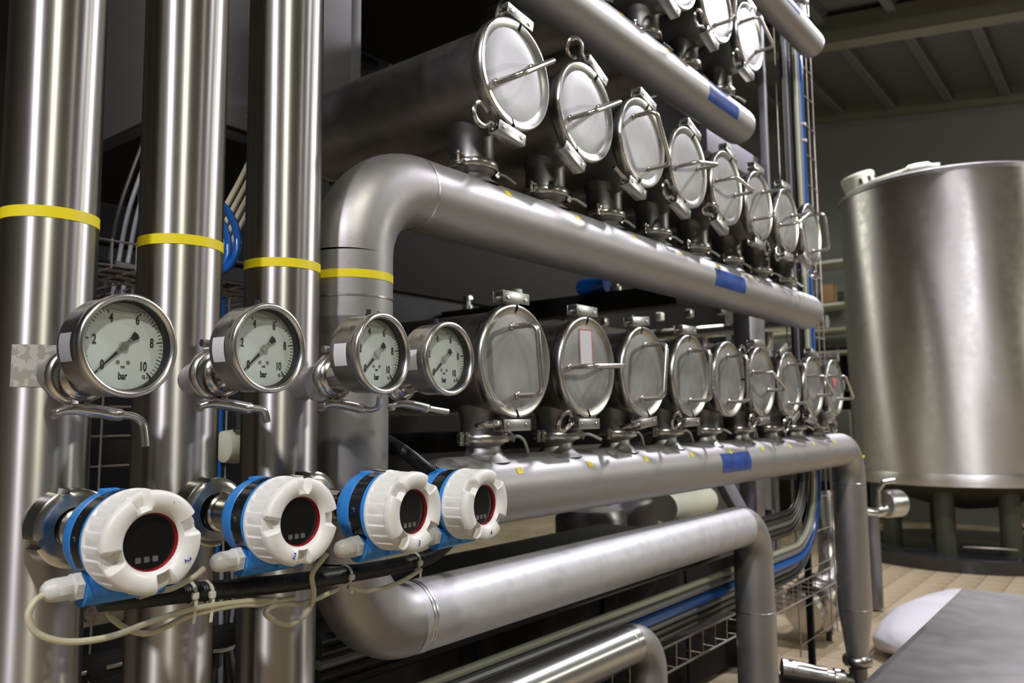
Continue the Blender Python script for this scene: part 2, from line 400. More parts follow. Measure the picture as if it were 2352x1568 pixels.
def U_path(l=.066):
    p = [Vector((-HW, 0, 0)), Vector((-HW, -l*.4, 0))]
    p += [Vector((-HW+.018-.018*math.cos(a), -l+.018-.018*math.sin(a), 0)) for a in [k*PI/12 for k in range(7)]]
    p += [Vector((HW-.018+.018*math.sin(a), -l+.018-.018*math.cos(a), 0)) for a in [k*PI/12 for k in range(7)]]
    p += [Vector((HW, -l*.4, 0)), Vector((HW, 0, 0))]
    return p
mb = MB().tube(U_path(), .0060, 12)
for sx in (-HW, HW): mb.lathe([(0, .0085), (-.002, .0072), (-.003, .0055)], (sx, -.003, 0), 'Y', 14)
handle_me = mb.mesh('handle', 'polish')
def bracket():   # stamped channel seen at the ring joint, local: centre, long along X, outward +Z
    mb = MB()
    for zz, hh in ((.012, .003),): mb.box((0, .002, zz), (.090, .026, hh), .0012)
    for yy in (-.0115, .0155): mb.box((0, yy, .001), (.090, .003, .024), .0013)
    for xx in (-.030, .030): mb.lathe([(-.002, .0001), (-.002, .0042), (0, .005)], (xx, -.0135, 0), 'Y', 12)
    for xx in (-.030, .030): mb.tube([(xx, -.011, 0), (xx, .016, 0)], .0045, 10)
    return mb.mesh('joint_bracket', 'brkt')
brk_me = bracket()
def hook_pts():
    p = [Vector((-.030, 0, 0)), Vector((-.050, 0, 0)), Vector((-.060, 0, -.001)), Vector((-.069, 0, -.009)), Vector((-.079, 0, -.016))]
    p += arc((-.090, 0, .006), .0225, R(-95), R(-330), 16); return p
hook_me = MB().tube(smooth(hook_pts(), 4), .0053, 10).lathe([(-.045, .0065), (-.036, .0065)], (0, 0, 0), 'X', 6, cap=(True, True)).mesh('eye_hook', 'fit')
rod_me = MB().tube([(-.03, 0, 0), (-.105, 0, .004)], .0048, 10).lathe([(-.045, .0065), (-.036, .0065)], (0, 0, 0), 'X', 6, cap=(True, True)).mesh('latch_rod', 'fit')
neck_me = {}
def neck(dz):
    k = round(dz, 3)
    if k not in neck_me:
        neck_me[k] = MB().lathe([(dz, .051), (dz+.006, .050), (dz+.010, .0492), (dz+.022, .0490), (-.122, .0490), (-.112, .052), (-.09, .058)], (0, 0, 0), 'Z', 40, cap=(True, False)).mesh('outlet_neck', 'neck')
    return neck_me[k]
def drum(x, y, z, hand, phi, lab, grp, dz, hook='hook', htw=0, topk=True, flip=False, extra=None):
    t = thing('filter_drum', lab, 'pressure vessel', (x, y, z), grp)
    inst('shell', shell_me, t)
    cv = inst('cover', cover_me, t)
    inst('handle', handle_me, cv, (0, -.002, 0), (0, -R(hand), 0))
    for k in (0, 180): inst('clamp_ring', ring_me, t, (0, 0, 0), (0, -R(phi-90+k), 0))
    def at(me, name, ang, tw=0, mir=1, parent=t):
        a = R(ang); o = inst(name, me, parent, (.133*math.cos(a), .003, .133*math.sin(a)), (0, -R(ang-90), 0)); return o
    if topk: at(brk_me, 'joint_bracket', phi)
    b = at(brk_me, 'joint_bracket', phi-180)
    if hook in ('hook', 'edge', 'rod', 'tophook'):
        me = rod_me if hook == 'rod' else hook_me
        ang = phi if hook == 'tophook' else phi-180
        a = R(ang)
        o = inst('eye_hook' if me is hook_me else 'latch_rod', me, t, (.133*math.cos(a), .003, .133*math.sin(a)))
        base = -R(ang-90) if hook == 'tophook' else -R(ang+90)
        if flip: base += PI
        o.rotation_euler = (Matrix.Rotation(base, 3, 'Y') @ Matrix.Rotation(R(htw), 3, 'X')).to_euler()
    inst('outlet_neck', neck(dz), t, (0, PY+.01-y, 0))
    if extra: extra(t)
    return t
def red_label(t):
    l = MB().box((0, -.0045, .045), (.054, .0006, .088), 0).obj('paper_label', 'sticker', t)
    b = MB()
    for c, d in (((-.026, -.005, .045), (.0016, .0006, .088)), ((.026, -.005, .045), (.0016, .0006, .088)), ((0, -.005, .0885), (.060, .0006, .0016)), ((0, -.005, .002), (.052, .0006, .0016))): b.box(c, d)
    b.obj('red_border', 'penr', l)
    l.rotation_euler = (0, R(-2), 0); l['label'] = 'blank white paper label edged in red'
def red_diamond(t):
    MB().box((0, -.0045, 0), (.045, .0006, .045), 0, Matrix.Rotation(PI/4, 4, 'Y')).obj('warning_sticker', mat('pale_red_print', (.55, .16, .16), .5), t, (.01, 0, .03))
gt, gm, g3 = 'drums of the upper row', 'drums of the middle row', 'drums of the topmost row'
ty, tz = 1.0133, 1.4+.7313
my, mz = 1.0445, 1.4+.1248
dT, dM = .548-.7313+.004, -.040-.1248+.004
drum(TOPX[0], ty, tz, 31, 83, 'upper row drum nearest the camera, handle edge-on and curled hook below', gt, dT, 'hook')
drum(TOPX[1], ty, tz, 27, 66, 'upper row drum with an open curled hook standing up from its lid joint', gt, dT, 'tophook', htw=205)
drum(TOPX[2], ty, tz, -59, 75, 'upper row drum with a steep bow handle and a straight latch rod below', gt, dT, 'rod')
drum(TOPX[3], ty, tz, 11, 71, 'fourth upper row drum, level handle above a curled hook', gt, dT, 'hook')
drum(TOPX[4], ty, tz, -6, 70, 'fifth upper row drum, level handle and a hook turned edge-on', gt, dT, 'hook', htw=75)
drum(TOPX[5], ty, tz, -128, 86, 'sixth upper row drum with a slanting handle and hook pointing right', gt, dT, 'hook', flip=True, htw=180)
drum(TOPX[6], ty, tz, 25, 90, 'seventh upper row drum, nearly level handle reaching over the last lid', gt, dT, 'hook', htw=180)
drum(TOPX[7], ty, tz, -69, 60, 'last and smallest looking drum of the upper row, upright handle', gt, dT, 'hook', flip=True, htw=60, topk=False)
drum(MIDX[0], my, mz, -84, 90, 'middle row drum nearest the camera, upright handle and droplets on its shell', gm, dM, 'hook', htw=82)
drum(MIDX[1], my, mz, 3, 90, 'middle row drum with a blank red-edged paper label on its lid', gm, dM, 'hook', htw=25, extra=red_label)
drum(MIDX[2], my, mz, -100, 96, 'third middle row drum, upright handle, lid joint bracket tipped', gm, dM, 'hook', htw=80)
drum(MIDX[3], my, mz, -92, 91, 'fourth middle row drum, upright handle, curled hook lying below', gm, dM, 'hook', htw=20)
drum(MIDX[4], my, mz, -91, 1, 'fifth middle row drum, lid joint at the side and ring hook hanging', gm, dM, 'tophook', flip=False, topk=False)
drum(MIDX[5], my, mz, -23, 95, 'sixth middle row drum, level forked handle', gm, dM, 'hook')
drum(MIDX[6], my, mz, -95, 112, 'seventh middle row drum, upright handle with tilted joint brackets', gm, dM, 'hook')
drum(MIDX[7], my, mz, -30, 78, 'eighth middle row drum, level handle, mostly hidden by its neighbour', gm, dM, 'rod', flip=True)
drum(MIDX[8], my, mz, -40, 60, 'last middle row drum with a faded red sticker on its lid', gm, dM, 'hook', flip=True, extra=red_diamond, topk=False)
tz3 = 1.4+1.3298; d3 = 1.155-1.3298+.004
l3 = ['hidden', 'hidden', 'hidden', 'topmost row drum cut by the photo edge, only lid foot and latch showing',
      'topmost row drum with an upright handle, its lid cut off by the upper photo edge', 'topmost row drum at the far end with a bright white lid and slanting handle']
for k, x in enumerate(THX):
    if k < 3: continue
    drum(x, ty, tz3, (0, 0, 20, 30, -102, -24)[k], (90, 90, 90, 70, 70, 80)[k], l3[k], g3, d3, 'hook', htw=10)

# ------------------------------------------------------------ band clamps on the drum outlets
band_me = MB().lathe([(-.007, .0525), (-.009, .055), (-.006, .058), (.006, .058), (.009, .055), (.007, .0525)], ax='Z', seg=44, a0=R(-172), a1=R(172)).mesh('clamp_band', 'polish', 50)
hm = MB()
for zz in (-.009, .009): hm.box((-.070, 0, zz), (.034, .011, .0025), .0008)
for xx in (-.060, -.081): hm.tube([(xx, 0, -.012), (xx, 0, .012)], .0045, 10)
for xx in (-.060, -.081): hm.lathe([(-.014, .006), (-.011, .006)], (xx, 0, 0), 'Z', 8, cap=(True, True)).lathe([(.011, .006), (.014, .006)], (xx, 0, 0), 'Z', 8, cap=(True, True))
hinge_me = hm.mesh('hinge', 'bolt')
lm = MB().tube(smooth([(.054, .0, .008), (.068, -.004, .010), (.075, -.008, 0), (.072, -.010, -.010)], 4), .0045, 10)
lm.lathe([(-.006, .0085), (.010, .0085)], (.070, -.008, 0), 'Y', 8, cap=(True, True))
lug_me = lm.mesh('lug', 'bolt')
lv_me = MB().tube(smooth([(.070, -.010, 0), (.086, -.014, .002), (.100, -.017, -.008), (.108, -.020, -.034)], 5), .0038, 10).mesh('lever', 'brkt')
lv2_me = MB().tube(smooth([(.070, -.010, 0), (.090, -.016, .001), (.122, -.024, -.012)], 5), .0038, 10).mesh('lever', 'brkt')
words = ['first', 'second', 'third', 'fourth', 'fifth', 'sixth', 'seventh', 'eighth', 'ninth']
def clamps(xs, z, row, grp, skip=0):
    for i, x in enumerate(xs):
        if i < skip: continue
        t = thing('band_clamp', 'band clamp with side lever on the outlet of the %s %s drum' % (words[i-skip if skip else i], row), 'clamp', (x, PY+.01, z), grp)
        tw = random.uniform(-9, 9)
        inst('clamp_band', band_me, t, rot=(0, 0, R(180+tw)))
        inst('hinge', hinge_me, t, rot=(0, 0, R(12+tw)))
        inst('lug', lug_me, t, rot=(0, 0, R(-8+tw)))
        inst('lever', lv_me if row == 'middle row' and i % 3 != 1 else lv2_me, t, rot=(0, 0, R(-8+tw)))
clamps(TOPX, 1.4+.552, 'upper row', 'band clamps under the upper drums')
clamps(MIDX, 1.4-.037, 'middle row', 'band clamps under the middle drums')
clamps(THX, 1.4+1.159, 'topmost row', 'band clamps under the topmost drums', 3)

# ------------------------------------------------------------ pressure gauges
def disc(r, y, m, name, parent, th=.0008, seg=64, loc=(0, 0, 0)):
    return MB().lathe([(y+th, 0.0001), (y+th, r), (y, r), (y, 0.0001)], ax='Y', seg=seg).obj(name, m, parent, loc)
case_me = MB().lathe([(.004, .056), (.006, .0575), (.046, .0575), (.052, .0555), (.056, .048), (.056, .0005)], ax='Y', seg=72).mesh('case', 'case')
bez_me = MB().lathe([(.010, .0575), (.008, .0595), (.003, .0602), (-.002, .0598), (-.0045, .058), (-.005, .0555), (-.0035, .0530), (.0, .0520)], ax='Y', seg=72).mesh('bezel', 'polish', 60)
wellm = MB().lathe([(.0005, .0522), (.004, .0505), (.013, .0500)], ax='Y', seg=64).mesh('inner_wall', mat('black_gasket', (.004, .004, .005), .4))
dial_me = MB().lathe([(.0128, .0515), (.0120, .0514), (.0120, .0001)], ax='Y', seg=64).mesh('dial', 'dial')
sm = MB(); A0, A1 = 225, -45
for i in range(51):
    a = R(A0+(A1-A0)*i/50); u = Vector((math.cos(a), 0, math.sin(a)))
    maj, mid = i % 10 == 0, i % 5 == 0
    ln, wd = (.0080, .0015) if maj else ((.0062, .0009) if mid else (.0046, .0007))
    sm.box(u*(.0495-ln/2)+Vector((0, .0118, 0)), (ln, .0003, wd), 0, Matrix.Rotation(-a, 4, 'Y'))
scale_me = sm.mesh('scale_marks', 'ink')
ang = R(223)
nd = MB(); d = Vector((math.cos(ang), 0, math.sin(ang))); n_ = Vector((-d.z, 0, d.x))
def poly(mb, pts, y0, y1):
    mb.grid([[Vector((p.x, y0, p.z)) for p in pts], [Vector((p.x, y1, p.z)) for p in pts]], True, True, True)
poly(nd, [d*.047-n_*.0003, d*.047+n_*.0003, d*.012+n_*.0017, d*.012-n_*.0017], .0095, .0103)
poly(nd, [-d*.012-n_*.0022, -d*.012+n_*.0022, -d*.0205+n_*.0052, -d*.022, -d*.0205-n_*.0052], .0095, .0103)
needle_me = nd.mesh('needle', 'ink')
hb = MB().lathe([(.009, .0001), (.009, .005), (.0105, .0055), (.0115, .0055)], ax='Y', seg=24)
poly(hb, [d*.014-n_*.0022, d*.014+n_*.0022, -d*.013+n_*.0026, -d*.013-n_*.0026], .0100, .0112)
for k in (1, -1): hb.lathe([(.0092, .0001), (.0092, .0018), (.0105, .0020)], d*(.0105*k), 'Y', 12)
hub_me = hb.mesh('hub', 'brkt')
scr = MB()
for xx in (-.0062, .0062): scr.lathe([(.0112, .0001), (.0112, .0022), (.0122, .0022)], (xx, 0, -.0185), 'Y', 14)
screw_me = scr.mesh('dial_screws', mat('dull_screw', (.25, .25, .24), .5, .5))
glass_me = MB().lathe([(.0012, .0001), (.0012, .0522), (.0026, .0522), (.0026, .0001)], ax='Y', seg=48).mesh('glass', 'glass')
def glassmat():
    m = M['glass']; nt = m.node_tree; N = nt.nodes; N.clear()
    o = N.new('ShaderNodeOutputMaterial'); mx = N.new('ShaderNodeMixShader'); tr = N.new('ShaderNodeBsdfTransparent'); gl = N.new('ShaderNodeBsdfGlossy')
    tr.inputs[0].default_value = (.97, .98, .97, 1); gl.inputs['Roughness'].default_value = .03
    fr = N.new('ShaderNodeMapRange'); lw = N.new('ShaderNodeLayerWeight'); lw.inputs[0].default_value = .2; nt.links.new(lw.outputs[1], fr.inputs[0]); fr.inputs[3].default_value = .03; fr.inputs[4].default_value = .3
    nt.links.new(fr.outputs[0], mx.inputs[0]); nt.links.new(tr.outputs[0], mx.inputs[1]); nt.links.new(gl.outputs[0], mx.inputs[2]); nt.links.new(mx.outputs[0], o.inputs[0])
glassmat()
liq = MB().tube(smooth([(-.0235, .0098, .0415), (-.012, .0098, .0398), (0, .0098, .0392), (.012, .0098, .0395), (.0235, .0098, .0405)], 4), .0006, 6).mesh('liquid_line', mat('liquid_edge', (.62, .66, .60), .3))
bub = MB(); pts = [Vector((-.0235, 0, .0415)), Vector((0, 0, .0392)), Vector((.0235, 0, .0405))]+[Vector((.0500*math.cos(R(a)), 0, .0500*math.sin(R(a)))) for a in range(58, 124, 6)]
poly(bub, pts, .0106, .0108); bub_me = bub.mesh('air_bubble', mat('damp_dial', (.40, .42, .38), .35))
strap_me = MB().lathe([(-.012, .0582), (.012, .0582)], ax='Y', seg=12, a0=R(180-16), a1=R(180+16)).mesh('side_sticker', 'sticker')
plug_me = MB().lathe([(0, .005), (.004, .005), (.005, .0038), (.011, .0036)], (0, 0, 0), 'Z', 14, cap=(False, True)).mesh('filler_plug', 'rubber')
vent_me = MB().tube([(.004, 0, .003), (.010, 0, .004), (.013, -.002, .010)], .0017, 8).tube([(-.008, 0, .003), (-.004, 0, .003)], .0017, 8).mesh('vent_lever', 'red')
NZ = -.030
adp_me = MB().lathe([(.040, .019), (.058, .020), (.072, .0215), (.085, .024), (.096, .0255), (.100, .031), (.104, .0325)], (0, 0, NZ), 'Y', 36, cap=(False, True)).mesh('hygienic_adapter', 'fit')
gs = [(.458, .914, 1.490, 4.0, 0, 'round pressure gauge nearest the camera reading zero bar, grey worn side label'),
      (.645, .911, 1.499, 3.8, 1, 'second round pressure gauge with white side sticker, in front of the second tall pipe'),
      (.815, .876, 1.500, 6.0, 2, 'third round pressure gauge with an upright red vent lever on top'),
      (.966, .882, 1.501, 1.5, 3, 'smallest looking pressure gauge, next to the nearest middle row drum')]
nums = [(0, '0'), (2, '2'), (4, '4'), (6, '6'), (8, '8'), (10, '10')]
PX = [.45, .634, .8155, .965]
for gi, (x, y, z, yw, k, lab) in enumerate(gs):
    t = thing('pressure_gauge', lab, 'gauge', (x, y, z), 'pressure gauges', (0, 0, R(yw)))
    inst('case', case_me, t); inst('bezel', bez_me, t); inst('inner_wall', wellm, t)
    dl = inst('dial', dial_me, t)
    inst('scale_marks', scale_me, dl)
    for v, s in nums:
        a = R(A0+(A1-A0)*v/10); rr = .0352 if v not in (0, 10) else .0375
        inst('numeral', text_mesh(s, .0155, 'ink', xs=.62), dl, (rr*math.cos(a)*(1.0 if v not in (0, 10) else .93), .0116, rr*math.sin(a)*(1 if v not in (0, 10) else .86)))
    inst('numeral', text_mesh('bar', .0120, 'ink', xs=.68), dl, (0, .0116, -.0345)).name = 'unit_text'
    inst('small_print', text_mesh('316L', .0034, 'ink', xs=.8), dl, (0, .0116, -.0240))
    inst('small_print', text_mesh('CL 1.0', .0052, 'ink', xs=.75), dl, (.0290, .0116, -.0345))
    inst('air_bubble', bub_me, t); inst('liquid_line', liq, t)
    inst('needle', needle_me, t); inst('hub', hub_me, t); inst('dial_screws', screw_me, dl)
    inst('glass', glass_me, t)
    s = inst('side_sticker', strap_me, t, (0, .030, 0), (0, R(-4), 0))
    if gi == 0: s.data = s.data.copy(); s.data.materials.clear(); s.data.materials.append(mat('grey_silver_label', (.33, .34, .36), .4))
    inst('filler_plug', plug_me, t, (0, .028, .056)); inst('vent_lever', vent_me, t, (.006, .028, .056), (0, 0, R((60, 20, 0, 70)[gi])))
    o = inst('hygienic_adapter', adp_me, t); o.rotation_euler = (0, 0, R(-yw)); 
    if gi == 1: MB().lathe([(-.001, .0001), (-.001, .004)], (0, 0, 0), (-.8, -.6, .1), 14).obj('red_dot', 'red', t, (-.021, .085, NZ+.004))
# clamps holding the gauges
gband_me = MB().lathe([(-.006, .030), (-.008, .033), (-.005, .0365), (.005, .0365), (.008, .033), (.006, .030)], ax='Y', seg=40, a0=R(-78), a1=R(258)).mesh('clamp_band', 'polish', 50)
for i, px in enumerate(PX):
    gx, gy, gz = gs[i][:3]
    x = px; z = gz+NZ
    cy_ = gy+.111
    t = thing('gauge_clamp', ('wide polished clamp with a long bent lever behind the nearest gauge', 'polished clamp with a short bent lever behind the second gauge',
              'polished clamp with an upturned lever behind the third gauge', 'polished clamp with a straight lever below the fourth gauge')[i], 'clamp', (x, cy_, z), 'clamps behind the gauges')
    inst('clamp_band', gband_me, t)
    MB().box((-.004, 0, .041), (.030, .014, .008), .0015).tube([(-.022, -.001, .042), (-.010, -.001, .042)], .0055, 10).obj('hinge', 'polish', t)
    lb = MB().tube(smooth([(-.024, -.004, -.045), (-.006, -.009, -.041), (.020, -.014, -.044), (.040, -.018, -.048)], 5), [.0045+.0040*min(1, k/9) for k in range(16)], 12)
    lb.lathe([(-.004, .0058), (.005, .0058)], (-.024, -.004, -.047), 'Y', 8, cap=(True, True))
    lb.lathe([(0, .0078), (.012, .0082), (.016, .006)], (.034, -.017, -.048), 'X', 14, cap=(True, True))
    lb.obj('latch_body', 'polish', t)
    P = ([(.045, -.018, -.048), (.060, -.021, -.050), (.072, -.023, -.058), (.075, -.025, -.075), (.076, -.026, -.088)],
         [(.045, -.018, -.048), (.058, -.021, -.049), (.067, -.023, -.054), (.071, -.024, -.068)],
         [(.045, -.018, -.048), (.053, -.025, -.050), (.060, -.036, -.046), (.055, -.046, -.030)],
         [(.045, -.018, -.048), (.095, -.020, -.054)])[i]
    MB().tube(smooth(P, 5), .0052, 12).obj('lever', 'brkt', t)

# ------------------------------------------------------------ transmitters
NA = [R(45+90*k) for k in range(4)]; off_ = [0]
def capfn(off):
    def fn(tt, r, a):
        if tt < .0135 and r > .034:
            for n in NA:
                d_ = abs(((a-n-off+PI) % (2*PI))-PI)
                if d_ < R(13):
                    k = 1 if d_ < R(8) else (R(13)-d_)/R(5)
                    if r > .038: return max(tt, tt+(.0135-tt)*k*.85), r-(.0022*k if r > .052 else 0)
        elif tt >= .0135 and r > .05:
            ph = ((a+R(off_[0])) % R(360/22))/R(360/22)
            return tt, r-(.0018*ph if tt < .0445 else 0)
        return tt, r
    return fn
def cap_mesh(off):
    return MB().lathe([(.050, .052), (.050, .0558), (.0465, .0562), (.0440, .0555), (.0150, .0548), (.0145, .0556), (.0120, .0558), (.0050, .0556), (.0020, .0542), (.0000, .0515), (-.0008, .0480), (-.0010, .0440), (-.0002, .0395), (.0025, .0350), (.0055, .0325), (.0090, .0312)], ax='Y', seg=192, fn=capfn(off)).mesh('white_cap', 'white', 30)
redr = MB().lathe([(.0088, .0313), (.0130, .0305), (.0132, .0285)], ax='Y', seg=48).mesh('seal_ring', 'red')
win = MB().lathe([(.0131, .0300), (.0131, .0001)], ax='Y', seg=48).mesh('display_glass', 'black')
btn = MB()
for k in range(3): btn.box((-.012+.0095*k, .0127, -.0185), (.0062, .0006, .0062), .0008, seg=1)
btn_me = btn.mesh('buttons', mat('grey_key', (.13, .13, .13), .4))
hs = MB().lathe([(.046, .053), (.052, .0542), (.058, .0542), (.060, .0515), (.082, .0512), (.084, .0535), (.096, .0535), (.106, .051), (.116, .043), (.120, .028)], ax='Y', seg=64)
hs.box((0, .074, -.047), (.084, .040, .026), .008)
hs.lathe([(-.044, .0185), (.046, .0185)], (0, .074, -.051), 'X', 28, cap=(True, True))
hs.box((.002, .058, -.056), (.006, .012, .016), .002)
hs.box((-.01, .088, .048), (.02, .014, .014), .002)
hous_me = hs.mesh('housing', 'blue')
lab_me = MB().lathe([(.0605, .0535), (.0815, .0533)], ax='Y', seg=40, a0=R(68), a1=R(222)).mesh('rating_plate', mat('black_plate', (.010, .010, .012), .2, stain=(70, (.12, .12, .14), .60, .63)))
shaft_me = MB().lathe([(.112, .0235), (.150, .0235), (.152, .026), (.160, .0275), (.164, .0265)], ax='Y', seg=36).mesh('sensor_stem', 'fit')
def nutfn(tt, r, a):
    if r > .0445:
        for n in (R(20), R(110), R(200), R(290)):
            if abs(((a-n+PI) % (2*PI))-PI) < R(6): return tt, r-.006
    return tt, r
nut_me = MB().lathe([(.158, .026), (.160, .036), (.1605, .0430), (.163, .0470), (.190, .0480), (.192, .040)], ax='Y', seg=96, fn=nutfn).mesh('slotted_nut', 'fit', 30)
gl = MB().lathe([(0, .0125), (.002, .0155), (.012, .0160), (.013, .0142), (.034, .0140), (.044, .0118), (.049, .0075), (.050, .006)], (0, 0, 0), (-1, 0, 0), 6+18, cap=(True, True), fn=None)
gl.lathe([(.001, .0178), (.011, .0178)], (0, 0, 0), (-1, 0, 0), 6, cap=(True, True))
gl.box((-.024, -.0125, 0), (.016, .004, .011), .001)
gland_me = gl.mesh('cable_gland', 'glandw')
ts = [(.462, .850, 1.4-.127, -.5, 0, 'white capped blue transmitter nearest the camera, blue pen mark on its rim', '2', 78),
      (.658, .849, 1.4-.125, -.2, 18, 'white capped blue transmitter second from the left, faint 2 on its rim', '2', 20),
      (.826, .815, 1.4-.126, 4.2, 40, 'third white capped blue transmitter with droplets on its black plate', '3', 4),
      (.996, .827, 1.4-.132, 3.4, 44, 'fourth white capped blue transmitter marked 4, beside the header pipe', '4', 0)]
caps_ = {}
for i, (x, y, z, yw, off, lab, num, na) in enumerate(ts):
    t = thing('transmitter', lab, 'transmitter', (x, y, z), 'blue and white transmitters', (0, 0, R(yw)))
    if off not in caps_: caps_[off] = cap_mesh(R((-27, 45, 5, 6)[i]))
    cp = inst('white_cap', caps_[off], t)
    inst('seal_ring', redr, cp); dg_ = inst('display_glass', win, t); inst('buttons', btn_me, dg_)
    a = R((-32, -112, -88, -84)[i])
    o = inst('pen_mark', text_mesh(num, .011, 'penb', depth=.0002, xs=.8), cp, (.0435*math.cos(a), -.0021, .0435*math.sin(a))); o.rotation_euler = (0, R(na), 0)
    if i == 0: MB().tube([(.019, -.0006, .043), (.0200, -.0010, .0395)], .0004, 6).obj('red_pen_mark', 'penr', cp)
    inst('housing', hous_me, t); inst('rating_plate', lab_me, t)
    inst('cable_gland', gland_me, t, (-.044, .074, -.047)).scale = (.78, .9, .9)
    # process stem and nut back to the pipe
    dx = PX[i]-x
    st = inst('sensor_stem', shaft_me, t); nt_ = inst('slotted_nut', nut_me, t, (dx*.8, 0, .004))
    sc_ = (1.062-y-.012)/.192; st.scale = (1, sc_, 1); nt_.scale = (1, sc_, 1); st.location = (dx*.5, 0, .003)

# ------------------------------------------------------------ conduit, cables, ties
cp = smooth([(.455, .955, 1.4-.200), (.50, .952, 1.4-.204), (.554, .948, 1.4-.207), (.694, .945, 1.4-.218), (.809, .945, 1.4-.223), (.92, .95, 1.4-.226), (1.00, .955, 1.4-.222), (1.07, .965, 1.4-.195), (1.105, .975, 1.4-.150), (1.09, .985, 1.4-.110),
             (1.041, 1.0, 1.4-.086), (1.055, 1.07, 1.4-.058), (1.105, 1.19, 1.4-.030), (1.14, 1.3, 1.4-.01)], 24)
L_ = [0]
for a, b in zip(cp[:-1], cp[1:]): L_.append(L_[-1]+(b-a).length)
mb = MB(); n = int(L_[-1]/.0008); pp, rr = [], []; j = 0
for k in range(n):
    s = L_[-1]*k/(n-1)
    while j < len(cp)-2 and L_[j+1] < s: j += 1
    pp.append(cp[j].lerp(cp[j+1], (s-L_[j])/max(1e-9, L_[j+1]-L_[j]))); rr.append(.0124 if k % 4 < 2 else .0108)
tag(mb.tube(pp, rr, 16).obj('corrugated_conduit', 'rubber', sharp=80), 'black corrugated conduit running under the white capped transmitters', 'conduit')
cables = [([(.384, .923, 1.4-.176), (.372, .920, 1.4-.181), (.365, .917, 1.4-.195), (.375, .915, 1.4-.214), (.405, .914, 1.4-.228), (.45, .915, 1.4-.232), (.50, .920, 1.4-.226), (.56, .930, 1.4-.224), (.64, .935, 1.4-.230), (.70, .94, 1.4-.240)], 'cream cable looping down from the nearest transmitter gland'),
          ([(.563, .920, 1.4-.176), (.548, .918, 1.4-.184), (.525, .925, 1.4-.194), (.505, .935, 1.4-.197), (.47, .965, 1.4-.215), (.50, .94, 1.4-.243), (.56, .935, 1.4-.232), (.62, .935, 1.4-.232), (.66, .938, 1.4-.238), (.71, .935, 1.4-.238)], 'cream cable from the second transmitter gland passing over the conduit'),
          ([(.732, .895, 1.4-.178), (.725, .897, 1.4-.186), (.715, .905, 1.4-.205), (.73, .920, 1.4-.236), (.72, .925, 1.4-.262), (.69, .925, 1.4-.268), (.66, .93, 1.4-.250), (.68, .935, 1.4-.243), (.73, .935, 1.4-.248), (.79, .94, 1.4-.240)], 'cream cable from the third transmitter drooping in a loop below the conduit'),
          ([(.80, .93, 1.4-.238), (.84, .928, 1.4-.250), (.90, .93, 1.4-.248), (.96, .94, 1.4-.238)], 'short cream cable bulging under the right end of the conduit')]
for pts, lab in cables:
    tag(MB().tube(smooth(pts, 8), .0036, 10).obj('signal_cable', 'cream'), lab, 'cable', 'cream signal cables')
tl = ['nylon cable tie with a drooping tail, first on the conduit', 'nylon cable tie, second on the conduit, close to the first', 'nylon cable tie on the conduit below the third transmitter', 'nylon cable tie on the conduit below the fourth transmitter']
for i, (x, y, z) in enumerate([(.560, .947, 1.4-.2075), (.583, .947, 1.4-.2100), (.806, .944, 1.4-.223), (.955, .951, 1.4-.2245)]):
    t = thing('cable_tie', tl[i], 'cable tie', (x, y, z), 'cable ties on the conduit')
    MB().lathe([(-.0022, .0128), (-.0022, .0142), (.0022, .0142), (.0022, .0128), (-.0022, .0128)], ax='X', seg=28).obj('strap', 'tie', t, rot=(0, 0, R(6)))
    MB().box((0, -.0145, -.002), (.0085, .006, .0085), .0015).obj('tie_head', 'tie', t)
    MB().box((0, -.0150, -.020), (.0040, .0012, .030) if i < 2 else (.0040, .0012, .010), 0, Matrix.Rotation(R(6), 4, 'Y')).obj('tail', 'tie', t)

# ------------------------------------------------------------ cabinet, posts, tray and cables behind the tall pipes
t = thing('control_cabinet', 'grey steel cabinet hanging behind the tall polished pipes', 'cabinet', (1.23, 2.12, 2.137))
MB().box((0.0, .05, .60), (.54, .84, 1.2), .006).obj('body', 'cab', t)
MB().box((0, .05, -.015), (.53, .82, .03), .002).obj('bottom_lip', 'dark', t)
MB().box((-.271, -.34, .6), (.004, .02, 1.1), .001).obj('door_edge', 'dark', t)
tag(MB().box((1.527, 1.81, 2.62), (.045, .09, 1.05), .004).obj('rack_post', 'cab'), 'dark square rack post just right of the third polished pipe', 'post')
gn = 'cable glands under the cabinet'
for k, (x, y) in enumerate([(1.0, 1.95), (1.07, 1.92), (1.14, 1.90)]):
    t = thing('cable_gland', 'dark cable gland with hanging cables seen in the first gap between tall pipes', 'cable gland', (x, y, 2.01), gn)
    MB().lathe([(0, .02), (-.03, .02), (-.035, .016), (-.06, .014)], ax='Z', seg=6, cap=(True, True)).obj('nut', M['hosed'], t)
    MB().lathe([(-.02, .024), (-.008, .024)], ax='Z', seg=6, cap=(True, True)).obj('lock_nut', M['hosed'], t)
    MB().tube([(0, 0, 0), (0, 0, .10)], .012, 8).obj('entry_tube', M['hosed'], t)
for k in range(9):
    x = .90+.022*k; y = 1.88
    tag(MB().tube(smooth([(x+.06, y, 2.09), (x+.01, y, 1.92), (x-.01, y, 1.80), (x-.03, y-.02, 1.72), (x-.05, y-.03, 1.55)], 6), .0055, 8).obj('hanging_cable', 'hoseg' if k % 3 else 'hosed'),
        'one of the dim cables hanging in the gap between the first two tall pipes', 'cable', 'cables hanging under the cabinet')
def wires(name, lab, segs, r=.0022, m='wire'):
    t = thing(name, lab, 'cable tray')
    for a, b in segs: MB().tube([a, b], r, 6).obj('wire', m, t)
    return t
sg = []
